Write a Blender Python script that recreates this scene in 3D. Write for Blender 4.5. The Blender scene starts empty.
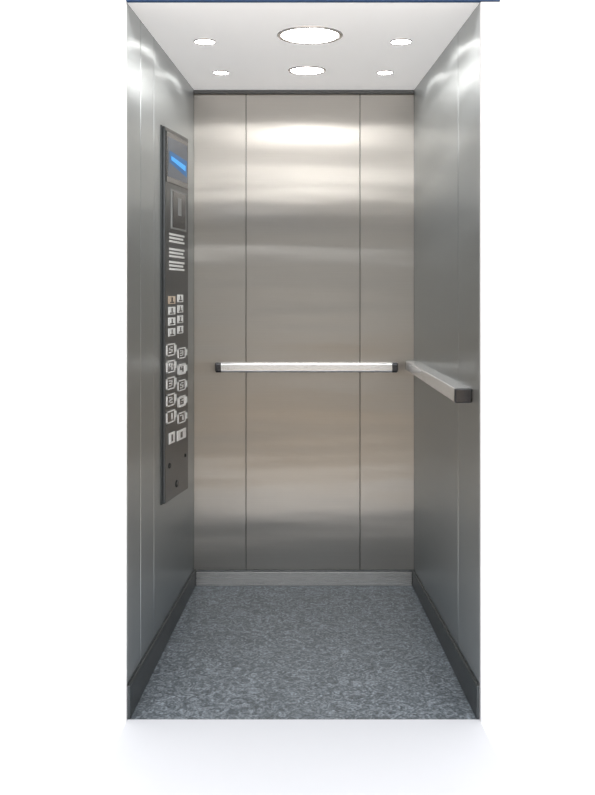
import bpy, bmesh, math
from mathutils import Vector
sc=bpy.context.scene
try:
    sc.view_settings.view_transform='Standard'; sc.view_settings.look='None'
except Exception as e: print(e)

# ---------------- car dimensions (metres) ----------------
XL,XR=-0.555,0.545
YF,YB=2.30,3.70
ZF,ZB=2.232,2.475           # ceiling height at the door / at the back wall
def zc(y): return ZF+(ZB-ZF)*(y-YF)/(YB-YF)

# ---------------- materials ----------------
def newmat(name):
    m=bpy.data.materials.new(name); m.use_nodes=True
    nt=m.node_tree; return m,nt,nt.nodes['Principled BSDF']
def simple(name,col,rough=.5,metal=0,em=None,es=0):
    m,nt,b=newmat(name)
    b.inputs['Base Color'].default_value=(*col,1); b.inputs['Roughness'].default_value=rough
    b.inputs['Metallic'].default_value=metal
    if em: b.inputs['Emission Color'].default_value=(*em,1); b.inputs['Emission Strength'].default_value=es
    return m
def steel(name,col,rough=.3,wave=.006,fine=.05,sx=.6,sz=4.5,aniso=.8,metal=1):
    m,nt,b=newmat(name); N=nt.nodes; L=nt.links
    tc=N.new('ShaderNodeTexCoord')
    mp=N.new('ShaderNodeMapping'); mp.inputs['Scale'].default_value=(sx,sx,sz)
    L.new(tc.outputs['Object'],mp.inputs['Vector'])
    n1=N.new('ShaderNodeTexNoise'); n1.inputs['Scale'].default_value=1; n1.inputs['Detail'].default_value=1.5
    L.new(mp.outputs[0],n1.inputs['Vector'])
    bp=N.new('ShaderNodeBump'); bp.inputs['Strength'].default_value=1; bp.inputs['Distance'].default_value=wave
    L.new(n1.outputs['Fac'],bp.inputs['Height'])
    mp2=N.new('ShaderNodeMapping'); mp2.inputs['Scale'].default_value=(3,3,420)
    L.new(tc.outputs['Object'],mp2.inputs['Vector'])
    n2=N.new('ShaderNodeTexNoise'); n2.inputs['Scale'].default_value=1; n2.inputs['Detail'].default_value=3
    L.new(mp2.outputs[0],n2.inputs['Vector'])
    mr=N.new('ShaderNodeMapRange'); mr.inputs['To Min'].default_value=rough-fine; mr.inputs['To Max'].default_value=rough+fine
    L.new(n2.outputs['Fac'],mr.inputs['Value']); L.new(mr.outputs[0],b.inputs['Roughness'])
    mx=N.new('ShaderNodeMix'); mx.data_type='RGBA'
    mx.inputs[6].default_value=(*[c*.94 for c in col],1); mx.inputs[7].default_value=(*[min(1,c*1.06) for c in col],1)
    L.new(n2.outputs['Fac'],mx.inputs[0]); L.new(mx.outputs[2],b.inputs['Base Color'])
    b.inputs['Metallic'].default_value=metal
    b.inputs['Anisotropic'].default_value=aniso
    tg=N.new('ShaderNodeTangent'); tg.direction_type='RADIAL'; tg.axis='Z'
    L.new(tg.outputs[0],b.inputs['Tangent'])
    L.new(bp.outputs[0],b.inputs['Normal'])
    return m
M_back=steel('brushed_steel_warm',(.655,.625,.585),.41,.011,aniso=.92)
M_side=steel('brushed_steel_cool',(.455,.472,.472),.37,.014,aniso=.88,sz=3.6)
M_gap=simple('seam_dark',(.04,.04,.04),.6)
M_skirt=steel('skirting_steel',(.66,.65,.64),.28,.001,metal=.8)
M_skirtd=simple('skirting_dark',(.075,.083,.088),.35,.7)
M_chrome=simple('polished_steel',(.88,.88,.88),.18,1)
M_rail=simple('rail_satin_aluminium',(.84,.84,.84),.22,.75)
M_trimc=simple('ceiling_trim_gap_shadow',(.16,.165,.165),.3,.8)  # dark tone stands in for the gap shadow along the ceiling edge
M_capg=simple('cap_dark_chrome',(.07,.07,.075),.25,.7)
M_ceil=simple('ceiling_white_added_glow',(.86,.86,.87),.45,0,(1,1,1),.30)  # white ceiling; glow added to brighten it, not a lamp
M_white=simple('white_paint',(.95,.95,.95),.7)
M_beige=simple('unseen_floor_beige',(.60,.46,.32),.6)  # unseen floor; beige added to give the back wall a warm reflection
M_thr=simple('threshold_offwhite',(.52,.53,.56),.6)
M_jamb=simple('jamb_offwhite',(.66,.66,.675),.6)
M_blue=simple('blue_paint',(.012,.05,.15),.5)
M_lamp=simple('lamp_glow',(1,1,1),.5,0,(1,.985,.96),24)
M_cop=simple('cop_face_grey',(.08,.085,.09),.36,.75)
M_bezel=simple('cop_bezel',(.012,.013,.015),.25,.2)
M_btn=simple('button_steel',(.88,.88,.88),.35,.3)
M_lbl=simple('label_light',(.70,.71,.70),.6)
M_lbld=simple('label_grey',(.25,.26,.26),.6)
M_orange=simple('alarm_amber',(.55,.44,.34),.4)

m,nt,b=newmat('screen_blue')
b.inputs['Base Color'].default_value=(0,.01,.03,1)
b.inputs['Emission Color'].default_value=(.004,.11,.30,1); b.inputs['Emission Strength'].default_value=1
M_screen=m
M_glow=simple('screen_text_cyan',(0,.1,.3),.4,0,(.02,.36,.8),.95)
M_scrd=simple('screen_dark_blue',(.004,.012,.03),.3,0,(0,.02,.05),.5)

m,nt,b=newmat('floor_vinyl_speckle'); N=nt.nodes;L=nt.links
tc=N.new('ShaderNodeTexCoord')
n0=N.new('ShaderNodeTexNoise'); n0.inputs['Scale'].default_value=17; n0.inputs['Detail'].default_value=5; n0.inputs['Roughness'].default_value=.6; n0.inputs['Distortion'].default_value=3.5
L.new(tc.outputs['Object'],n0.inputs['Vector'])
cr=N.new('ShaderNodeValToRGB'); e=cr.color_ramp.elements
e[0].position=.3; e[0].color=(.04,.05,.06,1); e[1].position=.70; e[1].color=(.19,.217,.245,1)
x=e.new(.46); x.color=(.066,.079,.092,1); x=e.new(.53); x.color=(.115,.134,.152,1)
L.new(n0.outputs['Fac'],cr.inputs[0])
n3=N.new('ShaderNodeTexNoise'); n3.inputs['Scale'].default_value=120; n3.inputs['Detail'].default_value=2
L.new(tc.outputs['Object'],n3.inputs['Vector'])
mr=N.new('ShaderNodeMapRange'); mr.inputs['From Min'].default_value=.3; mr.inputs['From Max'].default_value=.7; mr.inputs['To Min'].default_value=.45; mr.inputs['To Max'].default_value=1.55
L.new(n3.outputs['Fac'],mr.inputs['Value'])
mx=N.new('ShaderNodeMix'); mx.data_type='RGBA'; mx.blend_type='MULTIPLY'; mx.inputs[0].default_value=1
L.new(cr.outputs[0],mx.inputs[6]); L.new(mr.outputs[0],mx.inputs[7]); L.new(mx.outputs[2],b.inputs['Base Color'])
b.inputs['Roughness'].default_value=.5; M_floor=m

# ---------------- mesh helpers ----------------
class B:
    def __init__(s,name,mats,parent=None):
        s.name=name; s.mats=mats; s.bm=bmesh.new(); s.parent=parent
    def hexa(s,a,c,mi=0):
        v=[s.bm.verts.new(p) for p in list(a)+list(c)]
        for f in ((0,1,2,3),(7,6,5,4),(0,4,5,1),(1,5,6,2),(2,6,7,3),(3,7,4,0)):
            fc=s.bm.faces.new([v[i] for i in f]); fc.material_index=mi
    def box(s,x0,x1,y0,y1,z0,z1,mi=0):
        s.hexa([(x0,y0,z0),(x1,y0,z0),(x1,y1,z0),(x0,y1,z0)],[(x0,y0,z1),(x1,y0,z1),(x1,y1,z1),(x0,y1,z1)],mi)
    def loops(s,rings,mi=0,close=True,caps=True):
        R=[[s.bm.verts.new(p) for p in r] for r in rings]
        k=len(R[0])
        for i in range(len(R)-1):
            for j in range(k):
                f=s.bm.faces.new([R[i][j],R[i][(j+1)%k],R[i+1][(j+1)%k],R[i+1][j]]); f.material_index=mi
        if caps:
            for r in (R[0],R[-1]):
                f=s.bm.faces.new(r); f.material_index=mi
    def done(s,bevel=0,seg=2,smooth=False):
        bmesh.ops.recalc_face_normals(s.bm,faces=s.bm.faces)
        me=bpy.data.meshes.new(s.name); s.bm.to_mesh(me); s.bm.free()
        for q in s.mats: me.materials.append(q)
        o=bpy.data.objects.new(s.name,me); sc.collection.objects.link(o)
        if smooth:
            for p in me.polygons: p.use_smooth=True
        if bevel:
            md=o.modifiers.new('bev','BEVEL'); md.width=bevel; md.segments=seg; md.limit_method='ANGLE'
        if s.parent: o.parent=s.parent
        return o
def empty(name):
    o=bpy.data.objects.new(name,None); sc.collection.objects.link(o); return o

# ---------------- floor / ceiling ----------------
f=B('floor',[M_floor]); f.box(XL,XR,YF,YB,-.04,0); f.done()
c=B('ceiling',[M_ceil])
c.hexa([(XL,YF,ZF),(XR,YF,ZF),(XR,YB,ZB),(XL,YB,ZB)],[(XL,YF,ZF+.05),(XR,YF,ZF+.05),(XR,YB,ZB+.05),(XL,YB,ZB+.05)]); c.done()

# ---------------- back wall: three sheets with shadow gaps ----------------
g=.0016
w=B('wall_back',[M_back,M_gap])
w.box(XL-.03,XR+.03,YB+.012,YB+.04,-.04,ZB+.05,1)
xs=[XL,-.295,.275,XR]
for i in range(3):
    a=xs[i]+(g if i else 0); d=xs[i+1]-(g if i<2 else 0)
    w.box(a,d,YB,YB+.012,0,ZB-.002,0)
w.done(.0010,1)
t=B('trim_1',[M_trimc]); t.box(XL,XR,YB-.012,YB,ZB-.022,ZB-.006); t.done(.002,1)

# ---------------- side walls ----------------
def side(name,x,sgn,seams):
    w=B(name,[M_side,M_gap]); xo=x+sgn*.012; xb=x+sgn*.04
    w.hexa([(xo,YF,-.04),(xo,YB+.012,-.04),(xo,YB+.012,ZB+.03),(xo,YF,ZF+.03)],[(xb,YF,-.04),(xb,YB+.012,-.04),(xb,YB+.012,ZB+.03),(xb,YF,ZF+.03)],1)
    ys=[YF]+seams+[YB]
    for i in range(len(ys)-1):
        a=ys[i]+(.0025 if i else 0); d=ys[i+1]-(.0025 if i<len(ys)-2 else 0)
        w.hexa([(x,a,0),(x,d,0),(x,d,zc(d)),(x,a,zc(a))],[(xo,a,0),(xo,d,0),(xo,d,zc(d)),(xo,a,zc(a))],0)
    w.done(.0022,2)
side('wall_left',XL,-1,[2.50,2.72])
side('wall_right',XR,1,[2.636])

# ---------------- skirtings ----------------
k=B('baseboard_back',[M_skirt,M_skirtd]); k.box(XL+.012,XR-.012,YB-.014,YB,0,.070); k.box(XL+.012,XR-.012,YB-.016,YB,.070,.078,1); k.done(.002)
for nm,x,s in (('baseboard_left',XL,1),('baseboard_right',XR,-1)):
    k=B(nm,[M_skirtd])
    k.hexa([(x,YF,0),(x+s*.011,YF,0),(x+s*.011,YB,0),(x,YB,0)],[(x,YF,.105),(x+s*.011,YF,.105),(x+s*.011,YB,.078),(x,YB,.078)]); k.done(.002,1)

# ---------------- downlights ----------------
def lamp(x,y,r):
    par=empty('recessed_downlight'); par.location=(x,y,zc(y)); par.rotation_euler=(math.atan((ZB-ZF)/(YB-YF)),0,0)
    n=48
    def ring(rr,z): return [(rr*math.cos(2*math.pi*i/n),rr*math.sin(2*math.pi*i/n),z) for i in range(n)]
    b=B('bezel',[M_rail],par)
    b.loops([ring(r,0),ring(r,-.003),ring(r*.97,-.005),ring(r*.89,-.005),ring(r*.86,-.003),ring(r*.86,0)],0,caps=False); b.done(smooth=True)
    b=B('diffuser',[M_lamp],par)
    b.loops([ring(r*.86,-.001),ring(r*.85,-.0035),ring(r*.6,-.006),ring(r*.2,-.007)],0); b.done(smooth=True)
for p in ((.018,2.681,.12),(.009,3.251,.084),(-.374,2.764,.042),(.359,2.764,.042),(-.3735,3.291,.038),(.356,3.291,.038)): lamp(*p)

# ---------------- handrails ----------------
def rail(A,C,inward,name,depth,hgt,so,rr,cap,mcap):
    A=Vector(A);C=Vector(C); inward=Vector(inward); d=(C-A).normalized(); up=inward.cross(d).normalized()
    if up.z<0: up=-up
    par=empty(name)
    def prof(P,sc_=1):
        out=[]; n=8
        for cx,cy,a0 in ((1,1,0),(-1,1,90),(-1,-1,180),(1,-1,270)):
            for i in range(n+1):
                an=math.radians(a0+90*i/n)
                u=cx*(depth/2-rr)+rr*math.cos(an); v=cy*(hgt/2-rr)+rr*math.sin(an)
                out.append(P+inward*u*sc_+up*v*sc_)
        return out
    b=B('rail_bar',[M_rail],par); b.loops([prof(A+d*cap),prof(C-d*cap)]); b.done()
    for i,(P,q) in enumerate(((A,d),(C,-d))):
        b=B('end_cap_%d'%(i+1),[mcap],par)
        b.loops([prof(P,.86),prof(P+q*.005,1.0),prof(P+q*cap,1.0)]); b.done()
    Lh=(C-A).length
    for i,tt in enumerate((.09,.5,.91)):
        P=A+d*Lh*tt; s=.010
        b=B('bracket_%d'%(i+1),[M_chrome],par)
        w0=P-inward*(depth/2-.002); w1=P-inward*so
        b.hexa([w0+d*s+up*s,w0-d*s+up*s,w0-d*s-up*s,w0+d*s-up*s],[w1+d*s+up*s,w1-d*s+up*s,w1-d*s-up*s,w1+d*s-up*s])
        b.done(.002)
rail((-.441,YB-.05,1.088),(.456,YB-.05,1.088),(0,-1,0),'handrail',.034,.050,.05,.014,.028,M_capg)
rail((XR-.029,3.60,1.100),(XR-.029,2.405,1.003),(-1,0,0),'handrail.001',.056,.046,.029,.004,.02,M_capg)

# ---------------- car operating panel ----------------
cop=empty('elevator_control_panel')
y0,y1=2.852,3.481
def CP(u,v,h=0):   # panel coordinates: u away from door, v downwards, h proud of wall
    y=1/( (1-u)/y0+u/y1 )
    a=(y-y0)/(y1-y0)
    zt=2.023+(2.159-2.023)*a; zb=.567+(.527-.567)*a
    return (XL+h,y,zt+(zb-zt)*v)
def quad(pts,h0,h1,mat,name,bev=0):
    b=B(name,[mat],cop); b.hexa([CP(u,v,h0) for u,v in pts],[CP(u,v,h1) for u,v in pts]); return b.done(bev,2)
def plate(name,u0,u1,v0,v1,h0,h1,mat,bev=0):
    return quad([(u0,v0),(u1,v0),(u1,v1),(u0,v1)],h0,h1,mat,name,bev)
plate('edge_trim',-.025,.93,-.003,1.003,0,.005,M_skirtd,.002)
plate('face_plate',0,.91,0,1,.004,.016,M_cop,.003)
plate('display_bezel',.03,.88,.010,.146,.015,.019,M_bezel,.002)
plate('display_screen',.08,.84,.024,.130,.0185,.0200,M_scrd)
quad([(.14,.060),(.82,.068),(.82,.114),(.14,.092)],.0195,.0206,M_screen,'display_glow')
quad([(.20,.073),(.76,.083),(.76,.098),(.20,.083)],.0202,.0212,M_glow,'display_text')
plate('reader_frame',.22,.82,.160,.268,.015,.019,M_lbld,.002)
plate('reader_glass',.27,.77,.165,.263,.0185,.021,M_bezel,.002)
plate('reader_window',.46,.60,.180,.228,.0205,.0214,M_lbld)
for gi,v0 in enumerate((.280,.320,.355)):
    for i in range(3):
        v=v0+i*.0095
        plate('notice_line_%d_%d'%(gi,i),.16,.76 if i!=1 else .71,v,v+.0055,.0155,.0166,M_lbl)
def picto(name,u,v,w,h,mark):
    plate(name+'_tile',u,u+w,v,v+h,.0155,.018,mark,.001)
    plate(name+'_bar_a',u+w*.42,u+w*.58,v+h*.15,v+h*.7,.0175,.0188,M_bezel)
    plate(name+'_bar_b',u+w*.2,u+w*.8,v+h*.72,v+h*.86,.0175,.0188,M_bezel)
for r in range(4):
    for cidx in range(2):
        picto('pictogram_%d_%d'%(r,cidx),.12+cidx*.36,.450+r*.029-cidx*.004,.27 if cidx==0 else .22,.021,M_orange if (r,cidx)==(0,0) else M_lbl)
SEG={'0':'abcdef','1':'bc','2':'abged','3':'abgcd','4':'fgbc','5':'afgcd','6':'afgedc','7':'abc','8':'abcdefg'}
def button(name,u,v,w,h,digit,lit):
    for k_,(a,b_,c_,d_) in enumerate(((u,u+w,v,v+h*.10),(u,u+w,v+h*.90,v+h),(u,u+w*.10,v,v+h),(u+w*.90,u+w,v,v+h))):
        plate(name+'_frame_%d'%k_,a,b_,c_,d_,.0155,.0185,M_btn)
    plate(name+'_face',u+w*.10,u+w*.90,v+h*.10,v+h*.90,.0155,.0172,M_btn if lit else M_bezel)
    mat=M_bezel if lit else M_btn
    # numerals read left-to-right for a passenger facing the panel (door side on the left)
    x0,x1=u+w*.3,u+w*.7; a0,a1=v+h*.24,v+h*.76; am=(a0+a1)/2; tu=w*.12; tv=h*.09
    S={'a':(x0,x1,a0,a0+tv),'d':(x0,x1,a1-tv,a1),'g':(x0,x1,am-tv/2,am+tv/2),'f':(x0,x0+tu,a0,am),'e':(x0,x0+tu,am,a1),'b':(x1-tu,x1,a0,am),'c':(x1-tu,x1,am,a1)}
    for s_ in SEG[digit]:
        plate(name+'_seg_'+s_,*S[s_],.017,.0184,mat)
for r in range(5):
    v=.578+r*.0450
    button('floor_button_a%d'%r,.04,v,.34,.033,str(5-r),False)
    plate('braille_a%d'%r,.39,.44,v+.006,v+.024,.0155,.0172,M_lbl)
    button('floor_button_b%d'%r,.49,v+.016,.31,.030,str((r+3)%9),r in (1,3))
    plate('braille_b%d'%r,.82,.87,v+.022,v+.040,.0155,.0172,M_lbl)
plate('door_open_key',.14,.36,.818,.848,.0155,.019,M_btn,.002)
plate('door_close_key',.46,.80,.822,.850,.0155,.019,M_btn,.002)
plate('door_close_mark',.58,.66,.828,.844,.0185,.0198,M_bezel)
plate('door_open_mark',.22,.28,.824,.842,.0185,.0198,M_bezel)
def keysw(name,u,v,r):
    b=B(name,[M_lbld,M_bezel],cop); n=24; cx=CP(u,v)
    def ring(rr,h): return [(XL+h,cx[1]+rr*1.6*math.cos(2*math.pi*i/n),cx[2]+rr*math.sin(2*math.pi*i/n)) for i in range(n)]
    b.loops([ring(r,.015),ring(r,.020),ring(r*.85,.021),ring(r*.82,.0185)],1,caps=False)
    b.loops([ring(r*.83,.0185),ring(r*.5,.0192)],1); b.done()
keysw('key_switch_a',.16,.905,.011); keysw('key_switch_b',.78,.90,.008); keysw('key_switch_c',.45,.965,.015)

# ---------------- landing ----------------
lf=B('floor_landing',[M_white,M_beige]); lf.box(-4,4,.5,YF,-.04,0); lf.box(-4,4,-5,.5,-.04,0,1); lf.done()
tm=B('door_threshold',[M_thr]); tm.box(XL+.002,XR-.002,1.5,YF,0,.002); tm.done()
JY=YF-.015
a=B('wall_front_left',[M_white]); a.box(-4,XL+.002,JY,YF,0,3.6); a.done()
a=B('wall_front_right',[M_white]); a.box(XR+.058,4,JY,YF,0,3.6); a.done()
a=B('trim_2',[M_jamb]); a.box(XR-.002,XR+.058,JY,YF,0,2.225); a.done()
a=B('trim_3',[M_blue]); a.box(XL+.002,XR+.058,JY,YF,2.230,2.30); a.done()
a=B('wall_front_header',[M_white]); a.box(XL+.002,XR+.058,JY,YF,2.30,3.6); a.done()

# ---------------- world (unseen lobby, brightness bands made up for reflections in the steel) ----------------
W=bpy.data.worlds.new('lobby'); sc.world=W; W.use_nodes=True
nt=W.node_tree; N=nt.nodes; L=nt.links; bg=N['Background']
tc=N.new('ShaderNodeTexCoord'); sp=N.new('ShaderNodeSeparateXYZ'); L.new(tc.outputs['Generated'],sp.inputs[0])
mr=N.new('ShaderNodeMapRange'); mr.inputs['From Min'].default_value=-1; mr.inputs['From Max'].default_value=1
L.new(sp.outputs[2],mr.inputs['Value'])
cr=N.new('ShaderNodeValToRGB'); e=cr.color_ramp.elements
e[0].position=.0; e[0].color=(.5,.44,.38,1); e[1].position=1; e[1].color=(1,1,1.02,1)
for p,cc in ((.47,(.62,.49,.36)),(.485,(.3,.24,.19)),(.497,(.05,.045,.04)),(.509,(1.7,1.68,1.64)),(.532,(1.6,1.58,1.54)),(.545,(.14,.135,.13)),(.60,(.18,.175,.17)),(.66,(.3,.3,.3)),(.74,(.95,.95,.95))):
    x=e.new(p); x.color=(*cc,1)
L.new(mr.outputs[0],cr.inputs[0]); L.new(cr.outputs[0],bg.inputs['Color']); bg.inputs['Strength'].default_value=1.0
def area(name,loc,rot,sx,sy,p,col=(1,1,1)):
    l=bpy.data.lights.new(name,'AREA'); l.shape='RECTANGLE'; l.size=sx; l.size_y=sy; l.energy=p; l.color=col
    o=bpy.data.objects.new(name,l); o.location=loc; o.rotation_euler=rot; sc.collection.objects.link(o)
area('landing_fill_added',(0,.2,3.4),(math.radians(25),0,0),5,1.5,195)  # unseen lamp, added to whiten the landing walls and floor

# ---------------- camera ----------------
cam=bpy.data.cameras.new('camera'); co=bpy.data.objects.new('camera',cam); sc.collection.objects.link(co)
co.location=(0,0,1.11); co.rotation_euler=(math.radians(90),0,0)
cam.sensor_fit='VERTICAL'; cam.sensor_height=36; cam.lens=740/795*36
cam.shift_x=-7.5/795; cam.shift_y=-34.5/795
sc.camera=co
